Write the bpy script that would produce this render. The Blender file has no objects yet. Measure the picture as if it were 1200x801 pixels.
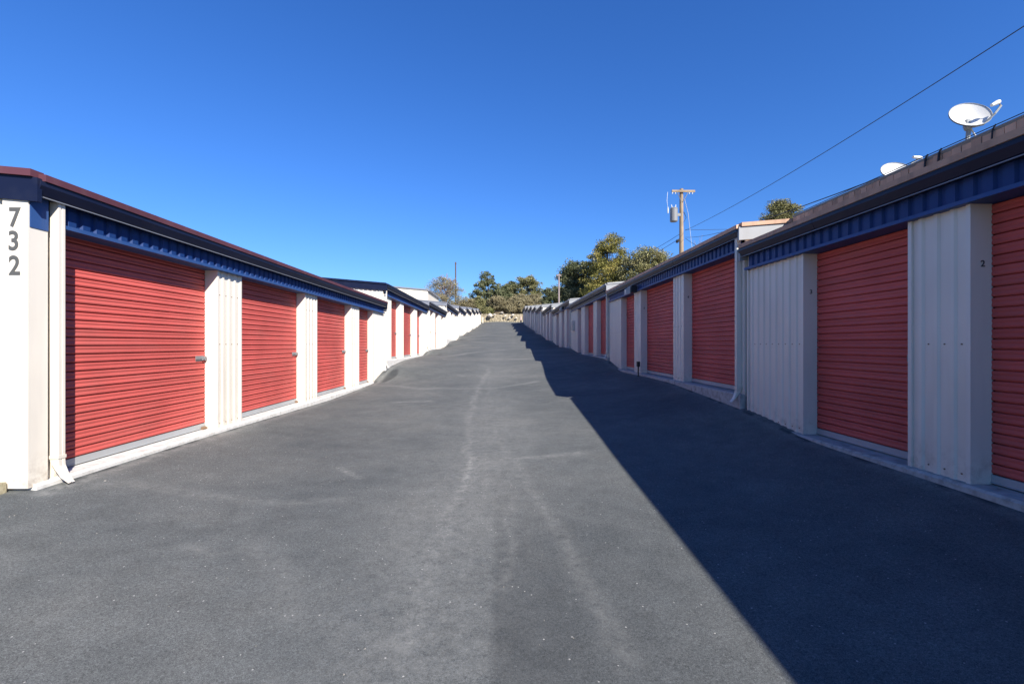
import bpy, math, random
import numpy as np
from mathutils import Vector, Matrix
random.seed(7); rng = np.random.default_rng(7)
R = math.radians
S = bpy.context.scene
C = S.collection

# ------------------------------------------------------------------ camera, sky, sun, exposure
YAW = math.atan(13/560)
cam = bpy.data.cameras.new('camera'); cam_o = bpy.data.objects.new('camera', cam); C.objects.link(cam_o)
cam.sensor_width = 36.0; cam.lens = 560/1200*36; cam.clip_end = 5000; cam.clip_start = .05
cam.shift_y = 2.5/1200
cam_o.location = (0, 0, 0); cam_o.rotation_euler = (R(90), 0, -YAW)
S.camera = cam_o

SUN = Vector((.785, -1.21, 1.0)).normalized()          # towards the sun
elev = math.asin(SUN.z)
w = bpy.data.worlds.new('World'); S.world = w; w.use_nodes = True
nt = w.node_tree; bg = nt.nodes['Background']
sky = nt.nodes.new('ShaderNodeTexSky'); sky.sky_type = 'NISHITA'; sky.sun_disc = False
sky.sun_elevation = elev; sky.sun_rotation = math.atan2(SUN.x, SUN.y)
sky.altitude = 1500; sky.air_density = 1.5; sky.dust_density = .25; sky.ozone_density = 4.5
hs = nt.nodes.new('ShaderNodeHueSaturation'); hs.inputs['Saturation'].default_value = 1.06
tn = nt.nodes.new('ShaderNodeMixRGB'); tn.blend_type = 'MULTIPLY'; tn.inputs[0].default_value = 1; tn.inputs[2].default_value = (.54, .76, 1.24, 1)
nt.links.new(sky.outputs[0], tn.inputs[1]); nt.links.new(tn.outputs[0], hs.inputs['Color']); nt.links.new(hs.outputs[0], bg.inputs['Color'])
bg.inputs['Strength'].default_value = .076
sl = bpy.data.lights.new('sun', 'SUN'); sl.energy = 5.0; sl.angle = R(.5); sl.color = (1, .95, .87)
so = bpy.data.objects.new('sun', sl); C.objects.link(so); so.rotation_euler = SUN.to_track_quat('Z', 'Y').to_euler()
so.location = (20, -20, 30)
S.view_settings.view_transform = 'Standard'; S.view_settings.look = 'None'
S.view_settings.gamma = 1; S.view_settings.use_curve_mapping = False
S.view_settings.exposure = .88

# ------------------------------------------------------------------ materials
def newmat(name):
    m = bpy.data.materials.new(name); m.use_nodes = True
    return m, m.node_tree, m.node_tree.nodes['Principled BSDF']
def N(nt, t, **kw):
    n = nt.nodes.new('ShaderNode' + t)
    for k, v in kw.items():
        if k.startswith('i_'): n.inputs[int(k[2:]) if k[2:].isdigit() else k[2:]].default_value = v
        else: setattr(n, k, v)
    return n
def ramp(nt, src, stops):
    r = N(nt, 'ValToRGB'); e = r.color_ramp.elements
    e[0].position, e[0].color = stops[0][0], (*stops[0][1], 1); e[1].position, e[1].color = stops[-1][0], (*stops[-1][1], 1)
    for p, c in stops[1:-1]:
        x = e.new(p); x.color = (*c, 1)
    nt.links.new(src, r.inputs[0]); return r.outputs[0]
def mul(c, k): return tuple(min(1, v*k) for v in c)
def paint(name, col, rough=.45, var=.1, dirt=.15, dirtcol=(.18, .15, .12), stretch=(1, 1, .12), bump=.02, metal=0., streak=6., objvar=0.):
    m, nt, b = newmat(name)
    g = N(nt, 'NewGeometry'); mp = N(nt, 'Mapping'); mp.inputs['Scale'].default_value = stretch
    nt.links.new(g.outputs['Position'], mp.inputs[0])
    n1 = N(nt, 'TexNoise'); n1.inputs['Scale'].default_value = streak; n1.inputs['Detail'].default_value = 6
    nt.links.new(mp.outputs[0], n1.inputs['Vector'])
    n2 = N(nt, 'TexNoise'); n2.inputs['Scale'].default_value = 1.3; n2.inputs['Detail'].default_value = 8
    nt.links.new(g.outputs['Position'], n2.inputs['Vector'])
    c1 = ramp(nt, n2.outputs[0], [(.3, mul(col, 1-var)), (.7, mul(col, 1+var))])
    f = N(nt, 'MapRange'); f.inputs[1].default_value = .5; f.inputs[2].default_value = .8; f.inputs[3].default_value = 0; f.inputs[4].default_value = dirt
    nt.links.new(n1.outputs[0], f.inputs[0])
    mx = N(nt, 'MixRGB'); nt.links.new(f.outputs[0], mx.inputs[0]); nt.links.new(c1, mx.inputs[1]); mx.inputs[2].default_value = (*dirtcol, 1)
    if name in ('white_metal', 'white_trim'):          # splash dirt and rust blooms along the foot of the sheets
        tc = N(nt, 'TexCoord'); sx = N(nt, 'SeparateXYZ'); nt.links.new(tc.outputs['Object'], sx.inputs[0])
        n4 = N(nt, 'TexNoise'); n4.inputs['Scale'].default_value = 9; n4.inputs['Detail'].default_value = 9; n4.inputs['Roughness'].default_value = .75
        nt.links.new(g.outputs['Position'], n4.inputs['Vector'])
        hm = N(nt, 'MapRange'); hm.inputs[1].default_value = .32; hm.inputs[2].default_value = 0; hm.inputs[3].default_value = 0; hm.inputs[4].default_value = .55
        nt.links.new(sx.outputs[2], hm.inputs[0])
        nm = N(nt, 'MapRange'); nm.inputs[1].default_value = .46; nm.inputs[2].default_value = .68; nt.links.new(n4.outputs[0], nm.inputs[0])
        mm = N(nt, 'Math', operation='MULTIPLY'); nt.links.new(hm.outputs[0], mm.inputs[0]); nt.links.new(nm.outputs[0], mm.inputs[1])
        m2 = N(nt, 'MixRGB'); nt.links.new(mm.outputs[0], m2.inputs[0]); nt.links.new(mx.outputs[0], m2.inputs[1]); m2.inputs[2].default_value = (.24, .17, .11, 1); mx = m2
    if objvar:
        oi = N(nt, 'ObjectInfo'); mr = N(nt, 'MapRange'); mr.inputs[3].default_value = 1-objvar; mr.inputs[4].default_value = 1+objvar
        nt.links.new(oi.outputs['Random'], mr.inputs[0]); vs = N(nt, 'VectorMath', operation='SCALE')
        nt.links.new(mx.outputs[0], vs.inputs[0]); nt.links.new(mr.outputs[0], vs.inputs['Scale']); mx = vs
    nt.links.new(mx.outputs[0], b.inputs['Base Color'])
    b.inputs['Roughness'].default_value = rough; b.inputs['Metallic'].default_value = metal
    b.inputs['Specular IOR Level'].default_value = .22 if name in ('red_door', 'navy_metal', 'navy_gutter', 'navy_trim', 'maroon_metal') else .4
    if bump:
        n3 = N(nt, 'TexNoise'); n3.inputs['Scale'].default_value = 3.0; n3.inputs['Detail'].default_value = 3
        nt.links.new(g.outputs['Position'], n3.inputs['Vector'])
        bp = N(nt, 'Bump'); bp.inputs['Strength'].default_value = .6; bp.inputs['Distance'].default_value = bump
        nt.links.new(n3.outputs[0], bp.inputs['Height']); nt.links.new(bp.outputs[0], b.inputs['Normal'])
    return m
def rubble(name, stops, scale=20, rough=.9, bump=.01, spec=.3):
    m, nt, b = newmat(name)
    g = N(nt, 'NewGeometry')
    n1 = N(nt, 'TexNoise'); n1.inputs['Scale'].default_value = scale; n1.inputs['Detail'].default_value = 10; n1.inputs['Roughness'].default_value = .65
    nt.links.new(g.outputs['Position'], n1.inputs['Vector'])
    nt.links.new(ramp(nt, n1.outputs[0], stops), b.inputs['Base Color'])
    bp = N(nt, 'Bump'); bp.inputs['Strength'].default_value = .7; bp.inputs['Distance'].default_value = bump
    nt.links.new(n1.outputs[0], bp.inputs['Height']); nt.links.new(bp.outputs[0], b.inputs['Normal'])
    b.inputs['Roughness'].default_value = rough; b.inputs['Specular IOR Level'].default_value = spec
    return m
def leafmat(name, c0, c1, c2):
    m, nt, b = newmat(name)
    g = N(nt, 'NewGeometry')
    n1 = N(nt, 'TexNoise'); n1.inputs['Scale'].default_value = .55; n1.inputs['Detail'].default_value = 3
    nt.links.new(g.outputs['Position'], n1.inputs['Vector'])
    ad = N(nt, 'Math', operation='MULTIPLY_ADD'); ad.inputs[1].default_value = .55
    nt.links.new(g.outputs['Random Per Island'], ad.inputs[0]); 
    sb = N(nt, 'Math', operation='SUBTRACT'); sb.inputs[1].default_value = .28
    nt.links.new(n1.outputs[0], sb.inputs[0]); nt.links.new(sb.outputs[0], ad.inputs[2])
    nt.links.new(ramp(nt, ad.outputs[0], [(.1, c0), (.5, c1), (.9, c2)]), b.inputs['Base Color'])
    b.inputs['Roughness'].default_value = .7; b.inputs['Specular IOR Level'].default_value = .15
    return m

M = {}
M['white'] = paint('white_metal', (.70, .635, .53), .42, .04, .30, (.42, .36, .29), bump=.004)
M['white_trim'] = paint('white_trim', (.69, .63, .535), .4, .04, .28, (.45, .42, .38), bump=.003)
M['red'] = paint('red_door', (.51, .095, .080), .6, .13, .32, (.40, .13, .11), (1, .35, 1.6), .006, streak=4, objvar=.06)
M['redback'] = paint('red_door_back', (.30, .04, .035), .6, .05, .1, bump=0)
M['navy'] = paint('navy_metal', (.009, .036, .14), .5, .12, .15, (.05, .07, .13), bump=.004)
M['navygut'] = paint('navy_gutter', (.007, .010, .030), .4, .12, .15, (.05, .055, .07), (1, .2, 1), .004)
M['navytrim'] = paint('navy_trim', (.026, .07, .20), .5, .1, .2, (.12, .13, .17), bump=.003)
M['guttergrey'] = paint('gutter_lip', (.20, .21, .24), .4, .1, .2, bump=0)
M['maroon'] = paint('maroon_metal', (.095, .034, .045), .6, .15, .3, (.16, .09, .09), bump=.003)
M['brown'] = paint('weathered_brown_metal', (.54, .335, .22), .8, .16, .45, (.13, .09, .075), (1, 1, .1), .004, streak=9, objvar=.22)
M['greyroof'] = paint('grey_roof_metal', (.22, .22, .21), .5, .12, .25, bump=.003)
M['greytrim'] = paint('grey_trim', (.27, .275, .28), .5, .08, .2, bump=.003)
M['galv'] = paint('galvanised', (.20, .205, .21), .6, .1, .3, (.2, .18, .15), metal=.1, bump=.002)
M['bar'] = paint('door_bottom_bar', (.36, .37, .37), .5, .08, .35, (.3, .28, .25), metal=.1, bump=.002)
M['dark'] = paint('dark_gap', (.02, .02, .025), .8, .1, 0, bump=0)
M['black'] = paint('black_plastic', (.02, .02, .022), .5, .1, .1, bump=0)
M['rust'] = paint('rusty_iron', (.16, .10, .06), .8, .3, .3, bump=0)
M['grey_ink'] = paint('number_grey', (.085, .085, .08), .6, .05, .0, bump=0)
M['concrete'] = rubble('concrete', [(.3, (.22, .21, .19)), (.5, (.38, .37, .34)), (.75, (.50, .48, .45))], 9, .9, .006)
M['paleconcrete'] = rubble('pale_concrete', [(.3, (.42, .40, .36)), (.5, (.58, .56, .52)), (.75, (.66, .64, .60))], 9, .9, .006)
M['wood'] = paint('weathered_wood', (.30, .22, .14), .85, .25, .5, (.16, .12, .09), (1, 1, .06), .004, streak=20)
M['timber'] = rubble('old_timber', [(.3, (.17, .14, .09)), (.5, (.34, .30, .20)), (.75, (.46, .42, .31))], 14, .9, .01)
M['dish'] = paint('dish_enamel', (.62, .61, .57), .45, .03, .1, (.5, .5, .45), bump=0)
M['dishgrey'] = paint('dish_bracket', (.28, .29, .28), .5, .1, .2, bump=0)
M['wire'] = paint('black_wire', (.02, .022, .03), .6, .05, 0, bump=0)
M['porcelain'] = paint('insulator', (.55, .58, .6), .3, .05, 0, bump=0)
M['bark'] = rubble('bark', [(.3, (.05, .035, .025)), (.7, (.16, .12, .09))], 12, .95, .02)
M['greybark'] = rubble('pale_bark', [(.3, (.20, .15, .14)), (.7, (.40, .33, .32))], 12, .95, .01)
M['stone'] = rubble('tan_stone', [(.25, (.17, .14, .09)), (.5, (.33, .28, .19)), (.8, (.48, .42, .31))], 3.4, .95, .03)
M['palestone'] = rubble('pale_stone', [(.3, (.42, .37, .30)), (.7, (.60, .54, .46))], 3, .95, .03)
M['terrain'] = rubble('dry_earth', [(.3, (.10, .08, .05)), (.5, (.24, .19, .12)), (.7, (.36, .30, .20))], .6, 1, .05)
M['pine'] = leafmat('pine_needles', (.05, .055, .018), (.19, .185, .05), (.40, .31, .09))
M['olive'] = leafmat('olive_leaves', (.06, .065, .025), (.19, .185, .08), (.36, .32, .16))
M['juniper'] = leafmat('juniper_leaves', (.03, .042, .02), (.11, .125, .06), (.24, .235, .13))
M['sage'] = leafmat('sage_leaves', (0.100, 0.087, 0.047), (0.230, 0.194, 0.109), (0.360, 0.318, 0.190))
M['yucca'] = leafmat('yucca_leaves', (.10, .12, .03), (.20, .21, .07), (.34, .33, .14))

# ------------------------------------------------------------------ helpers
class MB:
    def __init__(s): s.v = []; s.f = []
    def add(s, vs, fs):
        o = len(s.v); s.v += [tuple(p) for p in vs]; s.f += [tuple(i+o for i in f) for f in fs]; return s
    def quad(s, a, b, c, d): return s.add([a, b, c, d], [(0, 1, 2, 3)])
    def box(s, x0, x1, y0, y1, z0, z1, skew=0):
        return s.add([(x0, y0, z0), (x1, y0, z0), (x1, y1, z0), (x0, y1, z0), (x0, y0, z1), (x1, y0, z1), (x1, y1, z1), (x0, y1, z1)],
                     [(3, 2, 1, 0), (4, 5, 6, 7), (0, 1, 5, 4), (1, 2, 6, 5), (2, 3, 7, 6), (3, 0, 4, 7)])
    def prism_y(s, prof, y0, y1):            # profile [(x, z)] extruded along y, capped
        n = len(prof)
        vs = [(x, y0, z) for x, z in prof] + [(x, y1, z) for x, z in prof]
        fs = [(i, (i+1) % n, n+(i+1) % n, n+i) for i in range(n)] + [tuple(range(n-1, -1, -1)), tuple(range(n, 2*n))]
        return s.add(vs, fs)
    def prism_x(s, prof, x0, x1):            # profile [(y, z)]
        n = len(prof)
        vs = [(x0, y, z) for y, z in prof] + [(x1, y, z) for y, z in prof]
        fs = [(i, (i+1) % n, n+(i+1) % n, n+i) for i in range(n)] + [tuple(range(n-1, -1, -1)), tuple(range(n, 2*n))]
        return s.add(vs, fs)
    def tube(s, pts, rad, n=6, cap=True):
        if not isinstance(rad, (list, tuple)): rad = [rad]*len(pts)
        pts = [Vector(p) for p in pts]; rings = []
        for i, p in enumerate(pts):
            t = (pts[min(i+1, len(pts)-1)] - pts[max(i-1, 0)]).normalized()
            a = t.cross(Vector((0, 0, 1)));
            if a.length < .05: a = t.cross(Vector((1, 0, 0)))
            a.normalize(); b = t.cross(a)
            rings.append([p + (a*math.cos(2*math.pi*k/n) + b*math.sin(2*math.pi*k/n))*rad[i] for k in range(n)])
        vs = [q for r in rings for q in r]; fs = []
        for i in range(len(pts)-1):
            for k in range(n):
                fs.append((i*n+k, i*n+(k+1) % n, (i+1)*n+(k+1) % n, (i+1)*n+k))
        if cap: fs += [tuple(range(n-1, -1, -1)), tuple(range((len(pts)-1)*n, len(pts)*n))]
        return s.add(vs, fs)
    def mirror(s):
        s.v = [(-x, y, z) for x, y, z in s.v]; s.f = [tuple(reversed(f)) for f in s.f]; return s
    def mesh(s, name, mat, smooth=False):
        me = bpy.data.meshes.new(name); me.from_pydata(s.v, [], s.f); me.materials.append(mat)
        if smooth: me.polygons.foreach_set('use_smooth', [True]*len(me.polygons))
        me.update(); return me
    def build(s, name, mat, parent=None, smooth=False, **props):
        return link(name, s.mesh(name, mat, smooth), parent, **props)
def link(name, me, parent=None, loc=None, **props):
    o = bpy.data.objects.new(name, me); C.objects.link(o)
    if parent is not None: o.parent = parent
    if loc is not None: o.location = loc
    for k, v in props.items(): o[k] = v
    return o
def thing(name, label, cat, group=None, loc=(0, 0, 0)):
    o = bpy.data.objects.new(name, None); C.objects.link(o); o.location = loc; o.empty_display_size = .2
    o['label'] = label; o['category'] = cat
    if group: o['group'] = group
    return o
def tag(o, label, cat, group=None):
    o['label'] = label; o['category'] = cat
    if group: o['group'] = group
    return o

# ------------------------------------------------------------------ ground heights
LP = [(-60, -3.2), (0, -1.40), (3, -1.31), (4.3, -1.29), (6.2, -1.29), (7.8, -1.30), (11.5, -1.35), (14.2, -1.31), (15.7, -1.27), (17.15, -.94), (17.9, -.83), (20.2, -.69),
      (22.1, -.66), (25.7, -.60), (27.15, -.40), (28.8, -.33), (34.2, -.31), (35.75, -.20), (38.7, .21), (45.8, .41), (47.2, .76), (53.6, .98), (57.5, 1.38),
      (64.6, 1.66), (68.3, 2.13), (76, 2.45), (79, 2.75), (86, 3.1), (89, 3.5), (98, 4.1), (103.6, 4.7), (105, 6.3), (112, 7.6), (130, 9.6), (300, 15)]
RP = [(-60, -3.2), (0, -1.34), (3.5, -1.24), (5.8, -1.22), (6.5, -1.17), (7, -1.10), (7.6, -1.05), (8.4, -1.01), (9.9, -.93), (10.9, -.88), (12.8, -.87), (15.5, -.89), (17.2, -.62),
      (17.7, -.56), (20.5, -.50), (24.1, -.49), (25.5, -.37), (27.2, -.23), (30.5, -.20), (33.2, -.2), (35.3, .06), (37.1, .25), (42, .38), (44.5, .66), (46.4, .90),
      (53, 1.12), (55.6, 1.5), (62.7, 2.0), (70.7, 2.55), (79.5, 3.22), (85.7, 3.83), (98, 4.5), (103.6, 4.7), (105, 6.3), (112, 7.6), (130, 9.6), (300, 15)]
CP = [(-60, -3.2), (0, -1.655), (2.2, -1.585), (6, -1.46), (11.5, -1.285), (15.5, -1.12), (20.8, -.76), (30.3, -.30), (40.3, .25), (49.5, .91), (59, 1.63), (68.5, 2.32), (78, 3.06), (100, 4.52), (103.6, 4.7), (105, 6.3), (112, 7.6), (130, 9.6), (300, 15)]
def prof(tab, y, win=.35):
    xs = [a for a, b in tab]; zs = [b for a, b in tab]
    return sum(np.interp(y+d*win, xs, zs) for d in (-1, -.5, 0, .5, 1))/5
def gz(x, y):
    x = np.asarray(x, float); y = np.asarray(y, float)
    side = np.where(x < 0, prof(LP, y), prof(RP, y)); c = prof(CP, y, 2.0)
    t = np.clip(np.abs(x)/np.where(x < 0, 4.15, 3.95), 0, 1)
    return c + (side-c)*t**2.3
def gzf(x, y): return float(gz(x, y))

def px2ground(px, py):
    th = math.atan((px-600)/560)+YAW
    lo, hi = .5, 120
    for i in range(60):
        y = (lo+hi)/2; x = y*math.tan(th); d = y*math.cos(YAW)+x*math.sin(YAW)
        z = (403-py)/560*d
        if z > gzf(x, y): lo = y
        else: hi = y
    return x, y

def grid_mesh(name, xs, ys, zf, mat):
    X, Y = np.meshgrid(xs, ys); Z = zf(X, Y); n = X.size; nx, ny = len(xs), len(ys)
    co = np.stack([X.ravel(), Y.ravel(), Z.ravel()], 1).astype('f')
    i = np.arange((nx-1)*(ny-1)); r, c = i//(nx-1), i % (nx-1); a = r*nx+c
    q = np.stack([a, a+1, a+nx+1, a+nx], 1).astype('i')
    me = bpy.data.meshes.new(name); me.vertices.add(n); me.vertices.foreach_set('co', co.ravel())
    me.loops.add(q.size); me.loops.foreach_set('vertex_index', q.ravel())
    me.polygons.add(len(q)); me.polygons.foreach_set('loop_start', np.arange(0, q.size, 4, dtype='i'))
    me.polygons.foreach_set('use_smooth', np.ones(len(q), bool)); me.update(calc_edges=True)
    me.materials.append(mat); return me, X.ravel(), Y.ravel()

# asphalt material -------------------------------------------------
def asphalt():
    m, nt, b = newmat('asphalt'); L = nt.links.new
    g = N(nt, 'NewGeometry'); P = g.outputs['Position']
    def noise(sc, det=6, rough=.6, vec=P):
        n = N(nt, 'TexNoise'); n.inputs['Scale'].default_value = sc; n.inputs['Detail'].default_value = det; n.inputs['Roughness'].default_value = rough
        L(vec, n.inputs['Vector']); return n.outputs[0]
    big = noise(.42, 9, .68); mid = noise(4, 8, .7); fine = noise(190, 3, .8); grain = noise(60, 6, .75)
    base = ramp(nt, big, [(.3, (.078, .084, .084)), (.5, (.106, .110, .106)), (.7, (.140, .140, .130))])
    # mottling
    def mult(c, f, lo, hi, a, bb):
        mr = N(nt, 'MapRange'); mr.inputs[1].default_value = a; mr.inputs[2].default_value = bb; mr.inputs[3].default_value = lo; mr.inputs[4].default_value = hi
        L(f, mr.inputs[0]); vm = N(nt, 'VectorMath', operation='SCALE'); L(c, vm.inputs[0]); L(mr.outputs[0], vm.inputs['Scale']); return vm.outputs[0]
    c = mult(base, mid, .86, 1.14, .3, .7)
    c = mult(c, grain, .62, 1.42, .3, .7)
    c = mult(c, fine, .35, 1.75, .3, .7)
    at = N(nt, 'Attribute'); at.attribute_name = 'wear'
    wn = N(nt, 'MapRange'); wn.inputs[1].default_value = .38; wn.inputs[2].default_value = .66; wn.inputs[3].default_value = 0; wn.inputs[4].default_value = 1.5
    L(noise(11, 12, .8), wn.inputs[0])
    wm = N(nt, 'Math', operation='MULTIPLY'); wm.use_clamp = True; L(at.outputs['Fac'], wm.inputs[0]); L(wn.outputs[0], wm.inputs[1])
    mx = N(nt, 'MixRGB'); L(wm.outputs[0], mx.inputs[0]); L(c, mx.inputs[1]); mx.inputs[2].default_value = (.29, .285, .26, 1)
    # dark (rough / oil) areas
    at2 = N(nt, 'Attribute'); at2.attribute_name = 'darkening'
    mx2 = N(nt, 'MixRGB'); L(at2.outputs['Fac'], mx2.inputs[0]); L(mx.outputs[0], mx2.inputs[1]); mx2.inputs[2].default_value = (.03, .032, .034, 1)
    # pale stone chips
    v = N(nt, 'TexVoronoi'); v.inputs['Scale'].default_value = 26; L(P, v.inputs['Vector'])
    lt = N(nt, 'Math', operation='LESS_THAN'); lt.inputs[1].default_value = .13; L(v.outputs['Distance'], lt.inputs[0])
    sc = N(nt, 'SeparateColor'); L(v.outputs['Color'], sc.inputs[0])
    gt = N(nt, 'Math', operation='GREATER_THAN'); gt.inputs[1].default_value = .90; L(sc.outputs[0], gt.inputs[0])
    mm = N(nt, 'Math', operation='MULTIPLY'); L(lt.outputs[0], mm.inputs[0]); L(gt.outputs[0], mm.inputs[1])
    mk = N(nt, 'Math', operation='MULTIPLY'); mk.inputs[1].default_value = .7; L(mm.outputs[0], mk.inputs[0])
    mx3 = N(nt, 'MixRGB'); L(mk.outputs[0], mx3.inputs[0]); L(mx2.outputs[0], mx3.inputs[1]); mx3.inputs[2].default_value = (.48, .46, .42, 1)
    L(mx3.outputs[0], b.inputs['Base Color'])
    b.inputs['Roughness'].default_value = .9; b.inputs['Specular IOR Level'].default_value = .12
    ah = N(nt, 'Math', operation='MULTIPLY_ADD'); ah.inputs[1].default_value = .6; L(fine, ah.inputs[0]); L(grain, ah.inputs[2])
    bp = N(nt, 'Bump'); bp.inputs['Strength'].default_value = .75; bp.inputs['Distance'].default_value = .006
    L(ah.outputs[0], bp.inputs['Height']); L(bp.outputs[0], b.inputs['Normal'])
    return m
M['asphalt'] = asphalt()

def frange(a, b, s): return list(np.arange(a, b-1e-9, s))
xs = frange(-14, -4.4, .6)+frange(-4.4, 4.3, .06)+frange(4.3, 14.2, .6)
ys = frange(-14, 1, 1)+frange(1, 13, .06)+frange(13, 30, .15)+frange(30, 104, .4)+[104]
me, GX, GY = grid_mesh('driveway', np.array(xs), np.array(ys), gz, M['asphalt'])
wear = np.zeros(GX.size); dk = np.zeros(GX.size)
def streak(pts, wpx, amt, jit=.0, arr=None):
    """pts in photo pixels -> laid on the ground; a worn streak of real width"""
    global wear
    g = [px2ground(*p) for p in pts]
    ph = random.random()*9
    for (a, b) in zip(g, g[1:]):
        ax, ay = a; bx, by = b; dx, dy = bx-ax, by-ay; L2 = dx*dx+dy*dy+1e-9
        ox = GX+jit*np.sin(GY*2.7+ph)+jit*.5*np.sin(GY*6.1+ph*2)
        t = np.clip(((ox-ax)*dx+(GY-ay)*dy)/L2, 0, 1)
        d = np.hypot(ox-(ax+t*dx), GY-(ay+t*dy))
        v = amt*np.exp(-(d/wpx)**2)
        (wear if arr is None else arr)[:] = np.maximum(wear if arr is None else arr, v)
streak([(574, 432), (566, 445), (560, 455), (552, 482), (549, 506), (553, 542), (543, 566), (532, 602), (512, 640), (490, 690), (470, 760)], .11, .42, .03)
streak([(574, 440), (572, 470), (568, 500), (562, 540), (556, 575), (540, 650), (520, 740), (510, 800)], .19, .26, .04)
streak([(553, 535), (549, 556), (545, 575)], .05, .8, .02)
streak([(577, 498), (592, 527), (607, 548), (628, 581), (649, 614), (665, 650), (700, 700), (740, 780)], .07, .33, .02)
streak([(568, 543), (592, 537.5), (640, 534.5), (685, 530)], .09, .42, .03)
streak([(434, 451), (493, 455), (545, 455), (575, 455), (589, 453.5), (628, 446.6)], .10, .45, .05)
streak([(461, 471), (499, 470)], .12, .4, .03)
streak([(398, 548), (421, 560)], .03, .6)
streak([(70, 572), (150, 566), (240, 580), (330, 590), (400, 585)], .10, .25, .06)
streak([(300, 640), (340, 670), (330, 720)], .12, .22, .05)
streak([(520, 418), (560, 412), (590, 410)], .2, .45, .05)
streak([(540, 405), (590, 404)], .25, .3, .05)
streak([(620, 420), (600, 421)], .15, .5, .05)
streak([(210, 640), (250, 650)], .05, .35, .02)
streak([(590, 690), (594, 640), (598, 590)], .05, .45, .03)
wear = np.maximum(wear, .26*np.exp(-((GX+.28+.15*np.sin(GY*.6))/.62)**2)*np.clip(1.1-GY/40, 0, 1))
wear = np.maximum(wear, .5*np.exp(-((GX+4.02)/.10)**2)*(GY > 4.2)); wear = np.maximum(wear, .35*np.exp(-((GX-3.84)/.09)**2))
# coarser darker mat right of the paving seam, shallow puddle stain at second downspout, left row
seam = 1/(1+np.exp(-(GX+.035)/.006))
dk += .36*seam*np.exp(-((GX)/.75)**2)*np.clip((5.6-GY)/3, 0, 1)
dk += .12*np.exp(-((GX+2.3)/1.2)**2)*np.exp(-((GY-6.5)/3)**2)
px_, py_ = px2ground(457, 441)
ell = ((GX-px_)/.17)**2+((GY-py_-.1)/.95)**2+.25*np.sin(GX*9+GY*3)
dk += .62*np.clip(1.15-ell, 0, .35)/.35
for p in ((541, 398), (547, 393), (524, 405), (466, 415.5)):
    qx, qy = px2ground(*p); dk += .6*np.exp(-((GX-qx)/.3)**2-((GY-qy)/1.3)**2)
qx, qy = px2ground(515, 415.5); dk += .5*np.exp(-((GX-qx)/.15)**2-((GY-qy)/.5)**2)
edge = np.exp(-((GX+4.10)/.045)**2)*(GY > 4.2)+np.exp(-((GX-3.885)/.045)**2)
dk += .8*edge*np.clip(np.sin(GY*5.3)+np.sin(GY*13.7+1)+.6*np.sin(GY*31), 0, 1)
for nm, arr in (('wear', wear), ('darkening', dk)):
    a = me.attributes.new(nm, 'FLOAT', 'POINT'); a.data.foreach_set('value', np.clip(arr, 0, .9).astype('f'))
drive = link('driveway', me, kind='structure')

def tz(X, Y):
    z = gz(X, Y)
    inside = (np.abs(X) < 14) & (Y > -14) & (Y < 103.9)
    hill = 2.0*np.exp(-((X-30)/18)**2)*np.clip((Y-25)/30, 0, 1)
    out = z + hill + .25*np.sin(X*.21)*np.sin(Y*.17)*np.clip((Y-115)/20, 0, 1)
    return np.where(inside, z-.25, np.where(np.abs(X) < 16, z-.05, out-.05))
tx = [-1500, -700, -300, -150, -90]+frange(-60, 60.1, 1.0)+[90, 150, 300, 700, 1500]
ty = [-1500, -500, -150, -60]+frange(-30, 103, 1.0)+[103.4, 103.8, 104.4, 105]+frange(106, 140, 1.5)+[150, 180, 240, 400, 800, 1500, 3000]
tm, _, _ = grid_mesh('terrain', np.array(tx), np.array(ty), tz, M['terrain'])
link('terrain', tm, kind='structure')

rg = random.Random(3); gm = MB()
for i in range(420):
    y = 1.5+rg.random()**1.8*16; x = rg.uniform(-4.0, 3.8)
    if rg.random() < .35: x = math.copysign(rg.uniform(3.3, 4.0), x)*(.96 if x > 0 else 1)
    r = rg.uniform(.0025, .007)*(1.6 if rg.random() < .06 else 1); z = gzf(x, y)
    vs = [(x+r*rg.uniform(.6, 1.2)*math.cos(k*2.09), y+r*rg.uniform(.6, 1.2)*math.sin(k*2.09), z-.001) for k in range(3)]+[(x+r*.5*math.cos(k*2.09+.7), y+r*.5*math.sin(k*2.09+.7), z+r*rg.uniform(.6, 1)) for k in range(3)]
    gm.add(vs, [(0, 1, 4, 3), (1, 2, 5, 4), (2, 0, 3, 5), (3, 4, 5)])
M['chips'] = rubble('stone_chips', [(.3, (.14, .135, .12)), (.7, (.30, .28, .25))], 12)
gm.build('loose_gravel', M['chips'], kind='stuff')

# ------------------------------------------------------------------ storage buildings
PITCH = .16
WALLP = [(0, 0), (.075, 0), (.092, 1), (.128, 1), (.145, 0)]
HEADP = [(0, 0), (.045, 0), (.06, 1), (.145, 1)]
def corr_pts(a, b, pat):
    out = []; k = math.floor(a/PITCH)-1
    pts = []
    while k*PITCH < b+PITCH:
        pts += [(k*PITCH+p, h) for p, h in pat]; k += 1
    xs_ = [p for p, h in pts]; hs_ = [h for p, h in pts]
    out = [(a, float(np.interp(a, xs_, hs_)))]+[(p, h) for p, h in pts if a+1e-4 < p < b-1e-4]+[(b, float(np.interp(b, xs_, hs_)))]
    return out
def corr_y(mb, u, y0, y1, z0, z1, depth, pat, ztop=None):      # sheet facing the drive (towards smaller u)
    p = corr_pts(y0, y1, pat)
    for (a, ha), (b, hb) in zip(p, p[1:]):
        mb.quad((u-ha*depth, b, z0), (u-ha*depth if a == b else u-ha*depth, a, z0), (u-ha*depth, a, z1), (u-hb*depth, b, z1)) if ha == hb else \
            mb.quad((u-hb*depth, b, z0), (u-ha*depth, a, z0), (u-ha*depth, a, z1), (u-hb*depth, b, z1))
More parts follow.
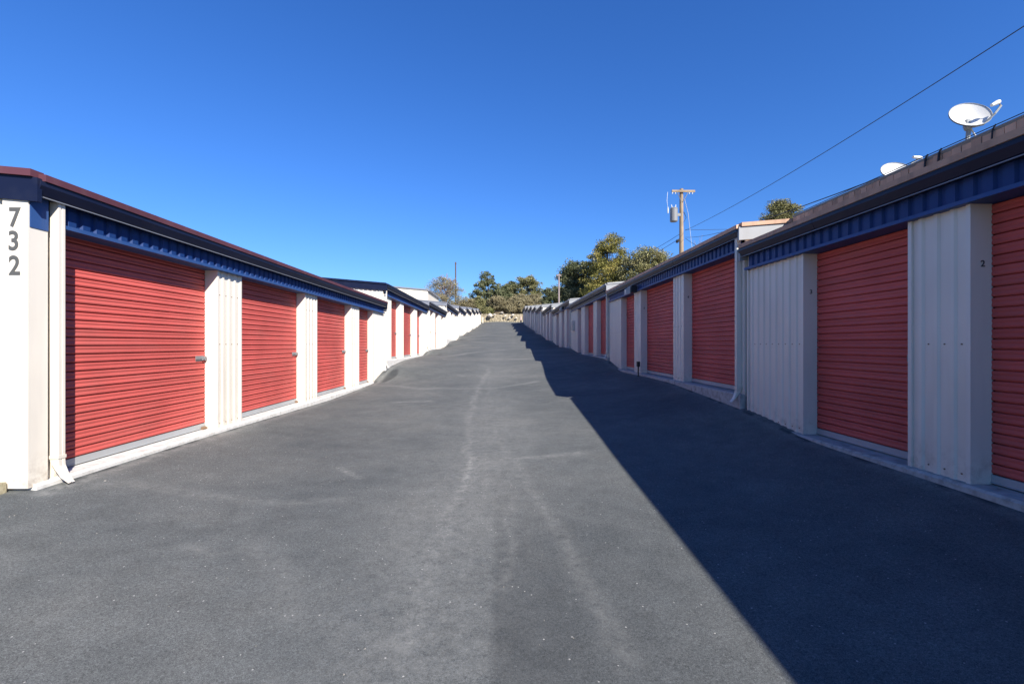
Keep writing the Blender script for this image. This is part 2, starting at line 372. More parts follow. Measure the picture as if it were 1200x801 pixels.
def corr_x(mb, y, x0, x1, z0, ztop, depth, pat, out=-1):       # sheet facing -y (out=-1) or +y
    p = corr_pts(x0, x1, pat)
    for (a, ha), (b, hb) in zip(p, p[1:]):
        mb.quad((a, y+out*ha*depth, z0), (b, y+out*hb*depth, z0), (b, y+out*hb*depth, ztop(b)), (a, y+out*ha*depth, ztop(a)))

SLAT = .0875
SLP = [(0, -.016), (.0085, -.016), (.0105, .013), (.022, .019), (.036, .017), (.050, .0125), (.064, .017), (.076, .018), (.085, .014), (.0875, -.016)]
_slat = {}
def slat_mesh(s, width):
    key = (s, round(width, 2))
    if key not in _slat:
        mb = MB()
        for (z0, h0), (z1, h1) in zip(SLP, SLP[1:]):
            mb.quad((-h0, width, z0), (-h0, 0, z0), (-h1, 0, z1), (-h1, width, z1))
        if s < 0: mb.mirror()
        _slat[key] = mb.mesh('slat', M['red'], True)
    return _slat[key]

DEPTH = 9.0; SLOPE = 1/12
def text_mesh(body, size, mat, extr=.004, sx=1.0):
    cu = bpy.data.curves.new('digit', 'FONT'); cu.body = body; cu.size = size; cu.extrude = extr; cu.align_x = 'CENTER'; cu.align_y = 'CENTER'
    cu.offset = size*.018
    t = bpy.data.objects.new('digit', cu); C.objects.link(t)
    dg = bpy.context.evaluated_depsgraph_get(); me = bpy.data.meshes.new_from_object(t.evaluated_get(dg))
    bpy.data.objects.remove(t); me.materials.clear(); me.materials.append(mat)
    me.transform(Matrix.Diagonal((sx, 1, 1, 1))); me.name = 'digit'; return me
digits = {d: text_mesh(d, .235, M['grey_ink'], .003, .86) for d in '732'}
small = {d: text_mesh(d, .075, M['grey_ink'], .002) for d in '2345'}

def building(side, y0, y1, floor, doors, label, style, slats=False, hh=2.32, near_over=.0):
    """side -1 left / +1 right; y0..y1 along the drive; floor height; doors [(ya, yb)]"""
    s = side; W = 4.2 if s < 0 else 3.98
    gx = W-(.165 if s < 0 else .15); dp = W+.16; hb = floor+hh; gb = hb+.225; gt = gb+.125
    t = thing('storage_building', label, 'storage building', 'storage buildings in the %s row' % ('left' if s < 0 else 'right'), (s*W, y0, floor))
    inv = Matrix.Translation((-s*W, -y0, -floor))
    def fin(mb, name, mat, parent=t, smooth=False, **kw):
        if s < 0: mb.mirror()
        me = mb.mesh(name, mat, smooth)
        if parent is t: me.transform(inv)
        elif parent is not None:
            me.transform(inv)
        return link(name, me, parent, **kw)
    navy, trimc, roofc, gfas = style
    # foundation: slab with a slightly proud apron along the drive
    mb = MB(); zb = min(gzf(s*4.1, y0), gzf(s*4.1, y1), floor)-1.0
    mb.prism_y([(W-.085, zb), (W-.085, floor-.028), (W-.06, floor-.008), (W+DEPTH, floor-.004), (W+DEPTH, zb)], y0+.012, y1-.012)
    fin(mb, 'foundation', M['paleconcrete' if s < 0 else 'concrete'])
    # columns between doors
    edges = [y0]+[v for d in doors for v in d]+[y1]
    cols = list(zip(edges[::2], edges[1::2]))
    for i, (a, b) in enumerate(cols):
        if b-a < .02: continue
        mb = MB(); zl = floor-.012
        if i == 0 or i == len(cols)-1: zl = floor-.012
        corr_y(mb, W, a+.035, b-.035, zl, hb+.06, .018, WALLP)
        fin(mb, 'wall_panel', M['white'])
        mb = MB()                                  # folded jamb trims at both edges of the column
        mb.box(W-.021, dp+.01, a, a+.04, zl, hb+.05)
        mb.box(W-.021, dp+.01, b-.04, b, zl, hb+.05)
        mb.box(W+.03, dp+.01, a+.041, b-.041, zl, hb+.04)
        fin(mb, 'corner_trim', M['white_trim'])
        if y0 < 18:
            mb = MB()
            p = a+.06; k = math.floor(p/PITCH)
            for zz in (floor+.055, 0.0 if y0 < 7 else floor+1.2, hb-.35 if slats and s < 0 else None):
                if zz is None: continue
                kk = k
                while kk*PITCH+.03 < b-.05:
                    yy = kk*PITCH+.035
                    if yy > a+.05: mb.box(W-.006, W+.001, yy-.006, yy+.006, zz-.006, zz+.006)
                    kk += 1
            if mb.v: fin(mb, 'screws', M['rust'], kind='stuff')
    # header
    mb = MB(); hy = (4.6 if y0 == 4.32 else y0+.06)
    corr_y(mb, W-.016, hy, y1-.04, hb+.03, gt+.0, .022, HEADP)
    fin(mb, 'header_panel', navy)
    mb = MB(); mb.prism_y([(W-.085, hb), (W-.085, hb+.036), (W-.079, hb+.036), (W-.079, hb+.007), (dp+.05, hb+.007), (dp+.05, hb)], hy-.01, y1-.03)
    fin(mb, 'header_trim', M['navytrim'])
    mb = MB()                                       # door-plane backing above the openings
    mb.box(dp+.06, dp+.1, y0+.05, y1-.05, hb-.1, gt+.02); fin(mb, 'lintel', M['dark'])
    # gutter
    mb = MB()
    mb.prism_y([(gx+.05, gb), (gx+.035, gb+.012), (gx+.012, gb+.06), (gx, gb+.085), (gx, gt), (gx+.012, gt), (gx+.014, gb+.09), (gx+.05, gb+.02), (W-.03, gb+.02), (W-.03, gb)], y0-near_over, y1+.03)
    fin(mb, 'gutter', M['navygut'])
    if y0 < 18:
        yj = y0+2.9
        while yj < y1-.6:
            mb = MB(); mb.prism_y([(gx+.047, gb-.002), (gx+.032, gb+.011), (gx+.009, gb+.06), (gx-.003, gb+.085), (gx-.003, gt+.002), (gx+.010, gt+.002), (gx+.04, gb+.03)], yj, yj+.05); yj += 3.05
            fin(mb, 'gutter_joint', M['navygut'])
    mb = MB(); mb.box(gx+.032, gx+.05, y0-near_over+.002, y1+.028, gb-.009, gb-.0012); fin(mb, 'gutter_lip', M['guttergrey'])
    # roof
    yr = y0-.02 if not near_over else y0-near_over+.03
    xm = W+DEPTH/2; zr0 = gt+.02; zr1 = zr0+(xm-gx)*SLOPE
    mb = MB()
    p = corr_pts(yr+.01, y1, [(0, 0), (.06, 0), (.08, 1), (.12, 1), (.14, 0)])
    for (a, ha), (b, hb_) in zip(p, p[1:]):
        da, db = ha*.02, hb_*.02
        mb.quad((gx-.01, a, zr0+da+.01), (xm, a, zr1+da+.01), (xm, b, zr1+db+.01), (gx-.01, b, zr0+db+.01))
        mb.quad((xm, a, zr1+da+.01), (W+DEPTH+.2, a, zr0+da+.01), (W+DEPTH+.2, b, zr0+db+.01), (xm, b, zr1+db+.01))
    fin(mb, 'roof', roofc)
    mb = MB(); mb.prism_y([(gx-.014, gt+.002), (gx-.014, gt+.062), (gx+.06, gt+.068), (gx+.06, gt+.002)], yr, y1); fin(mb, 'roof_edge', trimc)
    # gable ends
    def top(x): return (zr0 + (min(x, 2*xm-x)-gx)*SLOPE)
    for which, yy, o in (('front', y0, -1), ('back', y1, 1)):
        mb = MB(); corr_x(mb, yy+.015*-o, W+.12, W+DEPTH, zb if which == 'back' else floor-.04, lambda x: top(x)-.02, .018, WALLP, o)
        mb.box(W+.0, W+.15, *sorted((yy-o*.03, yy+o*.004)), floor-.04, gb+.04)
        fin(mb, 'end_wall', M['white'])
        fh = .21
        mb = MB(); y_in, y_out = yy+o*.006, yy+o*.05
        if which == 'front': y_out = min(y_out, yr-.0)
        prof_ = [(gx+.015, top(gx)-fh), (gx+.015, top(gx)+.0), (xm, top(xm)), (W+DEPTH+.1, top(W+DEPTH)), (W+DEPTH+.1, top(W+DEPTH)-fh), (xm, top(xm)-fh)]
        a, b = sorted((y_in, y_out)); mb.prism_y(prof_, a, b)
        fin(mb, 'gable_fascia', gfas)
        mb = MB(); dz = .065
        prof_ = [(gx+.05, top(gx+.05)+.002), (gx+.05, top(gx+.05)+dz), (xm, top(xm)+dz), (W+DEPTH+.1, top(W+DEPTH)+dz), (W+DEPTH+.1, top(W+DEPTH)+.002), (xm, top(xm)+.002)]
        a, b = sorted((yy-o*.05, yy+o*.075)); mb.prism_y(prof_, a, b)
        fin(mb, 'rake_trim', trimc)
    mb = MB(); mb.box(W+DEPTH-.02, W+DEPTH, y0+.02, y1-.02, zb, zr0); fin(mb, 'rear_wall', M['white'])
    # doors
    for (a, b) in doors:
        wd = b-a; nsl = int(round((hh+.02-.075)/SLAT))
        latch_y = (b-.14) if s < 0 else (a+.12)
        if slats:
            mb = MB(); mb.box(dp+.038, dp+.05, a-.02, b+.02, floor+.0, hb+.05)
            d = fin(mb, 'door', M['redback'])
            me_s = slat_mesh(s, wd-.004)
            for k in range(nsl):
                o = bpy.data.objects.new('slat', me_s); C.objects.link(o); o.parent = d
                o.location = (s*(dp+.018+random.uniform(-.001, .001))-s*W, a+.002-y0, .075+k*SLAT)
        else:
            mb = MB()
            for k in range(nsl):
                for (z0, h0), (z1, h1) in zip(SLP, SLP[1:]):
                    zz = floor+.075+k*SLAT
                    mb.quad((dp+.018-h0, b, zz+z0), (dp+.018-h0, a, zz+z0), (dp+.018-h1, a, zz+z1), (dp+.018-h1, b, zz+z1))
            d = fin(mb, 'door', M['red'], smooth=True)
        mb = MB(); mb.prism_y([(dp-.012, floor+.004), (dp-.012, floor+.012), (dp-.004, floor+.014), (dp-.004, floor+.074), (dp+.02, floor+.074), (dp+.02, floor+.004)], a+.004, b-.004)
        fin(mb, 'bottom_bar', M['bar'], d)
        zl = floor+1.03
        mb = MB(); mb.box(dp-.012, dp+.0, latch_y-.085, latch_y+.085, zl-.035, zl+.035); mb.box(dp-.024, dp-.0125, latch_y-.10, latch_y+.03, zl-.012, zl+.012)
        mb.box(dp-.03, dp-.0125, latch_y+.035, latch_y+.06, zl-.028, zl+.028)
        lt = fin(mb, 'latch', M['galv'], d)
        mb = MB(); c0 = latch_y+.1 if s < 0 else latch_y-.1
        mb.tube([(dp-.001, c0, zl-.005), (dp-.034 if s < 0 else dp-.012, c0, zl-.005)], .033 if s < 0 else .02, 10); fin(mb, 'padlock', M['galv'], d)
        ly = b-.07 if s < 0 else a+.07
        mb = MB(); mb.prism_y([(dp-.045, floor-.002), (dp-.045, floor+.012), (dp-.013, floor+.035), (dp-.013, floor-.002)], ly-.05, ly+.05)
        fin(mb, 'door_stop', M['rust'], d)
    return t, fin, dict(W=W, gx=gx, dp=dp, hb=hb, gb=gb, gt=gt, floor=floor, s=s, zr0=zr0)

def downspout(t, fin, q, y, zfoot=None, rot=1):
    W, gb, s = q['W'], q['gb'], q['s']
    zg = gzf(s*(W-.2), y+.03) if zfoot is None else zfoot
    x0, x1 = W-.105, W-.024; zt = gb+.004; zk = zg+.19
    mb = MB()
    # ribbed square pipe
    def ring(cx, cy, cz, ax, az, hw, hd):       # section lying across direction; ax = outward unit (x,z)
        pts = []
        for (du, dv) in ((-1, -1), (-.25, -1), (-.2, -.86), (.2, -.86), (.25, -1), (1, -1), (1, 1), (-1, 1)):
            # du along y, dv along outward (-) / inward (+)
            pts.append((cx+dv*hd*ax, cy+du*hw, cz+dv*hd*az))
        return pts
    kk = .78
    rings = [ring((x0+x1)/2, y, zt, 1, 0, .034, .04), ring((x0+x1)/2, y, zk+.05, 1, 0, .034, .04),
             ring((x0+x1)/2-.006, y, zk, .93, .3, .034, .041), ring((x0+x1)/2-.05, y, zk-.085, .8, .6, .034, .041), ring((x0+x1)/2-.095, y, zk-.145, .8, .6, .035, .042)]
    vs = [p for r in rings for p in r]; n = 8; fs = []
    for i in range(len(rings)-1):
        for k in range(n): fs.append((i*n+k, i*n+(k+1) % n, (i+1)*n+(k+1) % n, (i+1)*n+k))
    mb.add(vs, fs)
    d = fin(mb, 'downspout', M['white_trim'])
    mb = MB(); mb.prism_y([(x0-.004, zk+.055), (x0-.004, zk+.085), (W+.0, zk+.085), (W+.0, zk+.055)], y-.042, y+.042)
    fin(mb, 'strap', M['white_trim'], d)
    mb = MB(); mb.box(x0+.006, x1-.006, y-.029, y+.029, zk-.02, zk-.015); fin(mb, 'pipe_shade', M['dark'], d) if False else None

NV = (M['navy'], M['maroon'], M['maroon'], M['navygut'])
NV2 = (M['navy'], M['navygut'], M['navygut'], M['navygut'])
GR = (M['navygut'], M['guttergrey'], M['greyroof'], M['guttergrey'])
BR = (M['navy'], M['brown'], M['greyroof'], M['greytrim'])
BG = (M['navygut'], M['greytrim'], M['greyroof'], M['greytrim'])
lefts = [(4.32, 17.12, -1.235, [(4.62, 7.15), (7.81, 10.31), (10.98, 13.45), (14.2, 15.74)], NV, True, 'nearest left storage building with number 732 on its corner and four red doors'),
         (17.15, 27.1, -.58, [(18.34, 19.96), (20.65, 23.15), (23.94, 25.55)], NV2, False, 'second left storage building, its navy gable end showing above the nearest roof'),
         (27.15, 36.0, -.29, [(28.3, 29.6), (30.5, 32.1), (33.6, 34.9)], GR, False, 'third storage building from the camera in the sunlit left row'),
         (36.05, 46.2, .39, [(37.5, 38.7), (40.0, 41.5), (43.2, 44.5)], GR, False, 'fourth storage building from the camera in the sunlit left row'),
         (46.25, 56.1, .97, [(47.8, 49.0), (50.0, 51.4), (53.2, 54.5)], GR, False, 'fifth storage building from the camera in the sunlit left row'),
         (56.15, 66.4, 1.60, [(58, 59.2), (61, 62.2), (64, 65)], GR, False, 'sixth storage building from the camera in the sunlit left row'),
         (66.45, 77.2, 2.32, [(68, 69.2), (71, 72.2), (75, 76)], GR, False, 'seventh storage building from the camera in the sunlit left row'),
         (77.25, 87.2, 3.0, [(79, 80.2), (83, 84.2)], GR, False, 'second to last storage building at the top of the sunlit left row'),
         (87.25, 100.2, 3.7, [(89, 90.2), (94, 95.2)], GR, False, 'last storage building at the top of the left row beside the stone wall')]
rights = [(-3.2, 7.6, -1.173, [(-2.0, .3), (1.4, 3.94), (4.56, 6.17)], BR, True, 'nearest right storage building with brown roof parapet and doors marked 2 and 3'),
          (7.68, 17.3, -.81, [(7.95, 10.27), (10.89, 13.45), (14.1, 15.66)], BR, True, 'second right storage building with a white wall light on its navy header'),
          (17.4, 26.85, -.48, [(17.8, 19.7), (20.4, 22.5), (23.5, 24.6)], BG, False, 'third right storage building with a white utility box on its far end'),
          (26.9, 36.2, -.20, [(27.3, 28.7), (29.8, 31.1), (32.6, 34.1)], BG, False, 'fourth storage building from the camera in the shaded right row'),
          (36.25, 45.0, .30, [(37.0, 38.2), (39.3, 40.8), (42.3, 43.5)], BG, False, 'fifth storage building from the camera in the shaded right row'),
          (45.05, 53.0, .98, [(46, 47.2), (48.8, 50.0), (51.2, 52.2)], BG, False, 'sixth storage building from the camera in the shaded right row'),
          (53.05, 60.2, 1.5, [(54, 55.2), (57.5, 58.7)], BG, False, 'seventh storage building from the camera in the shaded right row'),
          (60.25, 68.5, 2.1, [(61.5, 62.7), (65.5, 66.7)], BG, False, 'eighth storage building from the camera in the shaded right row'),
          (68.55, 76.8, 2.72, [(70, 71.2), (74, 75)], BG, False, 'second to last storage building at the top of the shaded right row'),
          (76.85, 85.7, 3.35, [(78.5, 79.7), (83, 84)], BG, False, 'last building at the top of the shaded right row near the bollard')]
built = {}
for key, lst, s in (('L', lefts, -1), ('R', rights, 1)):
    for i, (a, b, fl, dr, st, sl_, lab) in enumerate(lst):
        hh = {('R', 0): 2.355, ('R', 1): 2.33, ('R', 2): 2.28}.get((key, i), 2.32)
        t, fin, q = building(s, a, b, fl, dr, lab, st, sl_, hh, near_over=.03 if (key, i) == ('L', 0) else 0)
        built[key, i] = (t, fin, q)
        if (key, i) == ('L', 0): downspout(t, fin, q, 4.556)
        elif (key, i) == ('R', 1): downspout(t, fin, q, 7.80, gzf(3.8, 7.8)+.10)
        elif not (key == 'R' and i == 0): downspout(t, fin, q, a+.12, gzf(s*4, a+.3)+.03)

# extras on the nearest left building: corner boards, number, header end cap
t, fin, q = built['L', 0]; W = q['W']; fl = q['floor']
mb = MB(); mb.box(W-.055, W+.165, 4.288, 4.318, fl-.03, q['gb']-.012); mb.box(W-.055, W-.0225+.018, 4.3185, 4.47, fl-.03, q['hb']+.02); fin(mb, 'corner_board', M['white_trim'])
mb = MB(); mb.add([(W-.062, 4.30, q['hb']-.055), (W-.062, 4.47, q['hb']-.055), (W-.062, 4.47, q['gb']), (W-.062, 4.30, q['gb']),
                   (W-.056, 4.30, q['hb']-.055), (W-.056, 4.47, q['hb']-.055), (W-.056, 4.47, q['gb']), (W-.056, 4.30, q['gb'])],
                  [(0, 1, 2, 3), (7, 6, 5, 4), (0, 4, 5, 1), (1, 5, 6, 2), (2, 6, 7, 3), (3, 7, 4, 0)]); fin(mb, 'header_end', M['navytrim'])
def place(px, py, Y):
    th = math.atan((px-600)/560)+YAW; x = Y*math.tan(th); d = Y*math.cos(YAW)+x*math.sin(YAW)
    return x, Y, (403-py)/560*d
def atX(px, py, X):
    th = math.atan((px-600)/560)+YAW; Y = X/math.tan(th); d = Y*math.cos(YAW)+X*math.sin(YAW)
    return X, Y, (403-py)/560*d
def tchild(t, name, me, loc, rot=(0, 0, 0), **kw):
    o = link(name, me, t, **kw); o.location = Vector(loc)-t.location; o.rotation_euler = rot; return o
for d, (px, py) in zip('732', ((17, 255.5), (16, 283), (17, 312))):
    x, y, z = place(px, py, 4.286)
    tchild(t, 'digit', digits[d], (x, y, z), (R(90), 0, 0))
# R1: parapet, cables, door numbers
t, fin, q = built['R', 0]; W = q['W']
PX = 4.70; PZ = 2.045
mb = MB(); y = -3.1; segs = 0
while y < 7.58:
    wv = .105; e = min(y+wv, 7.585)
    mb = MB(); segs += 1; off = random.uniform(-.003, .003)+.003*(segs % 2)
    mb.prism_x([(y+.003, q['zr0']+.02), (y+.003, PZ), (e-.003, PZ), (e-.003, q['zr0']+.02)], PX+off, PX+.03+off)
    fin(mb, 'parapet_panel', M['brown']); y = e
mb = MB(); mb.box(PX+.032, PX+.05, -3.1, 7.58, q['zr0'], PZ-.02); fin(mb, 'parapet_backing', M['rust'])
mb = MB(); mb.prism_y([(PX-.012, PZ+.002), (PX-.012, PZ+.014), (PX+.03, PZ+.02), (PX+.3, PZ+.03), (PX+.3, q['zr0']+.05)], -3.1, 7.58); fin(mb, 'parapet_cap', M['greyroof'])
for (d, px, py) in (('2', 1152, 309), ('3', 950.5, 342)):
    X_, Y_ = (4.06, 3.94) if d == '2' else (4.06, 6.17)
    x, y, z = place(px, py, Y_-.004)
    tchild(t, 'digit', small[d], (x, Y_-.003, z), (R(90), 0, 0))
t2, fin2, q2 = built['R', 1]
for (d, px, py, Y_) in (('4', 806.5, 348, 10.27), ('5', 756, 361, 13.45)):
    x, y, z = place(px, py, Y_-.004); tchild(t2, 'digit', small[d], (4.06, Y_-.003, z), (R(90), 0, 0))

# wall lights on headers
def wall_light(label, Y, X, z, k=1.0):
    o = thing('wall_light', label, 'wall light', 'wall lights on the right row headers', (X, Y, z))
    MB().box(-.16*k, .0, -.12*k, .12*k, -.10*k, .10*k).build('housing', M['black'], o)
    mb = MB(); mb.add([(-.165*k, -.02, .09*k), (-.30*k, -.02, .0), (-.30*k, -.02, -.14*k), (-.165*k, -.02, -.12*k),
                       (-.165*k, .10*k, .09*k), (-.30*k, .10*k, .0), (-.30*k, .10*k, -.14*k), (-.165*k, .10*k, -.12*k)],
                      [(0, 1, 2, 3), (7, 6, 5, 4), (0, 4, 5, 1), (1, 5, 6, 2), (2, 6, 7, 3), (3, 7, 4, 0)]); mb.build('lens', M['white_trim'], o)
    return o
x, y, z = atX(741, 339, 3.80); wall_light('white wall light with black housing on the navy header of the second right building', y, 3.90, z)
x, y, z = atX(659, 361, 3.80); wall_light('small pale wall light on the header of the fourth right building', y, 3.90, z, .9)
# utility box
x, y, z = atX(671, 382, 3.94)
ub = thing('utility_box', 'flat white utility box on the end panel between third and fourth right buildings', 'utility box', None, (3.945, 25.85, z))
MB().box(-.12, .0, -.28, .28, -.27, .27).build('box_body', M['white_trim'], ub); MB().box(-.128, -.1205, -.25, .25, -.24, .24).build('box_door', M['greytrim'], ub)
# black standpipe
x, y, z = atX(748, 440, 3.80); zg = gzf(x, y)
sp = thing('standpipe', 'short black standpipe at the base of a white column on the right row', 'standpipe', None, (x, y, zg))
MB().tube([(0, 0, -.1), (0, 0, .30)], .018, 8).build('pipe', M['black'], sp); MB().box(-.04, .04, -.045, .045, .28, .42).build('valve_cap', M['black'], sp)
# timber at left corner
a = place(-60, 590, 4.05); 
tb = MB(); tb.box(-.75, .36, -.10, .08, -.06, .085); tmo = tb.build('timber_block', M['timber']); tmo.location = (-4.66, 4.17, gzf(-4.4, 4.1)+.0); tmo.rotation_euler = (0, R(-1.5), R(2))
tag(tmo, 'weathered timber edging block at the foot of the number 732 corner', 'timber')

# roof cables on R1
def cable(name, label, pts, r, cat='cable', group=None, mat='wire'):
    o = MB().tube(pts, r, 5).build(name, M[mat]); tag(o, label, cat, group); return o
zt = PZ+.03
cable('roof_cable', 'dark cable lying along the top edge of the brown roof parapet', [(PX-.004, -2, zt), (PX-.004, 2, zt+.005), (PX-.004, 5, zt+.004), (PX-.006, 7.5, zt-.004)], .005)
for i, (px, lab) in enumerate(((1165, 'dark cable loop hanging over the brown parapet right of the near satellite dish'), (1102, 'thick dark cable loop hanging over the brown parapet left of the near satellite dish'), (1086, 'thin dark cable loop on the brown parapet, nearest the far satellite dish'))):
    x, y, z = atX(px, 200, PX)
    cable('hanging_cable', lab, [(PX-.004, y-.02, zt+.01), (PX-.016, y, zt-.03), (PX-.02, y+.01, zt-.2), (PX-.02, y+.03, q['zr0']+.06)], .011 if i else .008, group='cables hanging over the brown parapet')

# ------------------------------------------------------------------ satellite dishes
def sat_dish(label, cpt, foot, nrm, wd, hgt, arm):
    o = thing('satellite_dish', label, 'satellite dish', 'satellite dishes on the right roof', foot)
    F = Vector(foot); cpt = Vector(cpt)-F; n = Vector(nrm).normalized()
    ux = Vector((0, 0, 1)).cross(n).normalized(); uy = n.cross(ux)
    mb = MB(); rings = 7; seg = 28; vs = []; fs = []
    for sd, off in ((0, 0), (1, -.012)):
        for i in range(rings):
            r = i/(rings-1)
            for k in range(seg):
                a = 2*math.pi*k/seg; vs.append(cpt+ux*(wd/2*r*math.cos(a))+uy*(hgt/2*r*math.sin(a))+n*(.06*(r*r-1)+off))
    for sd in (0, 1):
        b0 = sd*rings*seg
        for i in range(rings-1):
            for k in range(seg):
                f = (b0+i*seg+k, b0+(i+1)*seg+k, b0+(i+1)*seg+(k+1) % seg, b0+i*seg+(k+1) % seg); fs.append(f if sd == 0 else f[::-1])
    mb.add(vs, fs); mb.build('reflector', M['dish'], o, True)
    rim = MB(); rim.tube([cpt+ux*(wd/2*math.cos(2*math.pi*k/seg))+uy*(hgt/2*math.sin(2*math.pi*k/seg)) for k in range(seg+1)], .005, 5, False); rim.build('rim', M['dishgrey'], o)
    b = cpt-n*.07
    low = cpt-uy*hgt*.40-n*.045
    MB().tube([b-uy*.02, b-uy*.10-n*.01, (F-F)+Vector((0, 0, .05)), Vector((0, 0, 0))], [.028, .024, .018, .018], 8).build('mast', M['dishgrey'], o)
    mb = MB(); mb.tube([b-uy*.14+ux*-.03, b-uy*.02], .03, 8); mb.tube([b-uy*.1-ux*.05, b-uy*.1+ux*.05], .022, 8); mb.build('bracket', M['dishgrey'], o)
    mb = MB(); A = [Vector(p)-F for p in arm]; mb.tube([low]+A[:-1], .011, 6); mb.build('feed_arm', M['dishgrey'], o)
    mb = MB(); d = (A[-1]-A[-2]).normalized(); mb.tube([A[-2]-d*.01, A[-2]+d*.02, A[-1]], [.02, .024, .016], 10); mb.build('feed_horn', M['dish'], o)
    st = MB(); st.tube([b-uy*.12, Vector((.14, -.04, -.02))], .008, 5); st.tube([Vector((-.03, .0, .0)), Vector((.03, .0, -.0))], .03, 8); st.build('strut', M['dish'], o)
    return o
def pd(px, py, Y): return place(px, py, Y)
cc = pd(1137, 134, 4.98); vd = Vector(cc).normalized()
rt = vd.cross(Vector((0, 0, 1))).normalized(); up = rt.cross(vd)
nn = (-vd*.60+up*.78+rt*.42)
sat_dish('white satellite dish with its feed arm raised, nearest one on the brown parapet', cc, (pd(1131, 163, 4.98)[0]+.02, 4.98, PZ+.03), nn, .365, .37,
         [pd(1152, 146, 4.9), pd(1161, 138, 4.86), pd(1166, 133, 4.84), pd(1173, 124, 4.84), pd(1170, 119.5, 4.84), pd(1162, 123.5, 4.84)])
cc = pd(1051, 200, 6.2); vd = Vector(cc).normalized(); nn = (-vd*.50+up*.83+rt*.4)
sat_dish('low white satellite dish half hidden behind the brown parapet, farther one', cc, (pd(1064, 204, 6.2)[0], 6.2, PZ-.2), nn, .36, .36,
         [pd(1064, 197, 6.1), pd(1070, 190, 6.1), pd(1079, 185, 6.1), pd(1070, 184, 6.08)])

# ------------------------------------------------------------------ utility poles and wires
PY = 34.0
def P3(px, py, Y=PY): return Vector(place(px, py, Y))
base = P3(798.5, 300); zg = gzf(12, 34)
pole = thing('utility_pole', 'tall wooden utility pole with crossarm and grey transformer behind the right row', 'utility pole', 'utility poles', (base.x, PY, zg))
o0 = Vector((base.x, PY, zg)); tp = P3(799.5, 223)-o0
MB().tube([(0, 0, -.5), (0, 0, tp.z*.5), (0, 0, tp.z+.1)], [.19, .165, .125], 12).build('post', M['wood'], pole)
ca = P3(799.5, 225)-o0
MB().box(ca.x-.82, ca.x+.84, -.24, -.13, ca.z-.07, ca.z+.08).build('crossarm', M['wood'], pole)
mb = MB()
for sx in (-1, 1):
    mb.tube([(sx*.42, -.25, ca.z-.05), (sx*.05, -.17, ca.z-.75)], .025, 5)
mb.build('brace', M['galv'], pole)
for dx in (-.72, -.5, .5, .72):
    MB().tube([(dx, -.185, ca.z-.07), (dx, -.185, ca.z-.14), (dx, -.185, ca.z-.2)], [.02, .045, .03], 8).build('insulator', M['porcelain'], pole)
tc = P3(789, 252)-o0
mb = MB(); mb.tube([(tc.x+.0, -.1, tc.z-.50), (tc.x, -.1, tc.z-.46), (tc.x, -.1, tc.z+.38), (tc.x, -.1, tc.z+.42), (tc.x, -.1, tc.z+.5)], [.24, .265, .265, .28, .22], 16)
mb.box(tc.x+.2, -.1, -.14, -.06, tc.z-.1, tc.z+.1)
tf = mb.build('transformer', M['galv'], pole)
for dx in (-.12, .1): MB().tube([(tc.x+dx, -.1, tc.z+.5), (tc.x+dx*1.3, -.1, tc.z+.62), (tc.x+dx*1.5, -.1, tc.z+.72)], [.03, .04, .02], 8).build('bushing', M['porcelain'], tf)
MB().tube([(tc.x-.42, -.1, tc.z+.1), (tc.x-.42, -.1, tc.z+.32), (tc.x-.42, -.1, tc.z+.55)], [.04, .06, .03], 8).build('fuse_cutout', M['porcelain'], pole)
MB().tube([(tc.x-.42, -.1, tc.z+.5), (tc.x-.5, -.12, tc.z+1.0), (tc.x-.46, -.15, tc.z+1.6)], .016, 4).build('fuse_lead', M['porcelain'], pole)
MB().tube([(.2, -.1, tc.z+1.1), (.45, -.1, tc.z+.1), (.62, -.1, tc.z-1.4), (.75, -.1, tc.z-2.6)], .016, 4).build('ground_lead', M['porcelain'], pole)
MB().tube([(.13, -.12, tc.z+.2), (.3, -.12, tc.z-.2), (.14, -.14, tc.z-.5)], .02, 5).build('drip_loop', M['wire'], pole)
sb = P3(793, 283)-o0
MB().tube([(sb.x-.05, -.1, sb.z-.1), (sb.x+.02, -.1, sb.z+.02), (sb.x+.16, -.1, sb.z+.12)], [.07, .12, .06], 8).build('splice_box', M['black'], pole)
def wire(label, A, B, sag, r, group='overhead wires'):
    A = Vector(A); B = Vector(B); pts = []
    for i in range(17):
        u = i/16; p = A.lerp(B, u); p.z -= sag*4*u*(1-u); pts.append(p)
    o = MB().tube(pts, r, 5).build('overhead_wire', M['wire']); tag(o, label, 'wire', group)
wire('long black overhead wire crossing the sky from the tall pole to the upper right corner', P3(803, 270), place(1260, -8, 9), .28, .012)
wire('black overhead wire running low from the tall pole to the brown parapet', P3(803, 278), place(1040, 205, 6.6), .25, .010)
wire('upper thin wire running left from the tall pole down behind the pine crowns', P3(797, 274), place(700, 318, 62), .5, .016)
wire('lower thin wire running left from the tall pole into the trees', P3(797, 279), place(690, 326, 60), .6, .016)
wire('thin level wire from the tall pole to the right, above the blue gutter', P3(803, 269), place(1000, 255, 40), .3, .014)
wire('thin wire dropping right from the tall pole behind the blue gutter', P3(803, 279), place(860, 300, 30), .3, .014)
b2 = Vector(place(655, 330, 62)); g2 = gzf(b2.x, 62)
sp2 = thing('utility_pole', 'small pale utility pole in front of the dark evergreens', 'utility pole', 'utility poles', (b2.x, 62, g2))
ht = place(655, 321, 62)[2]-g2
MB().tube([(0, 0, -.3), (0, 0, ht)], [.115, .09], 8).build('post', M['greybark'], sp2); MB().box(-.30, .30, -.16, -.1, ht-.25, ht-.12).build('crossarm', M['greybark'], sp2)
b3 = Vector(place(534, 330, 112)); g3 = gzf(b3.x, 112)
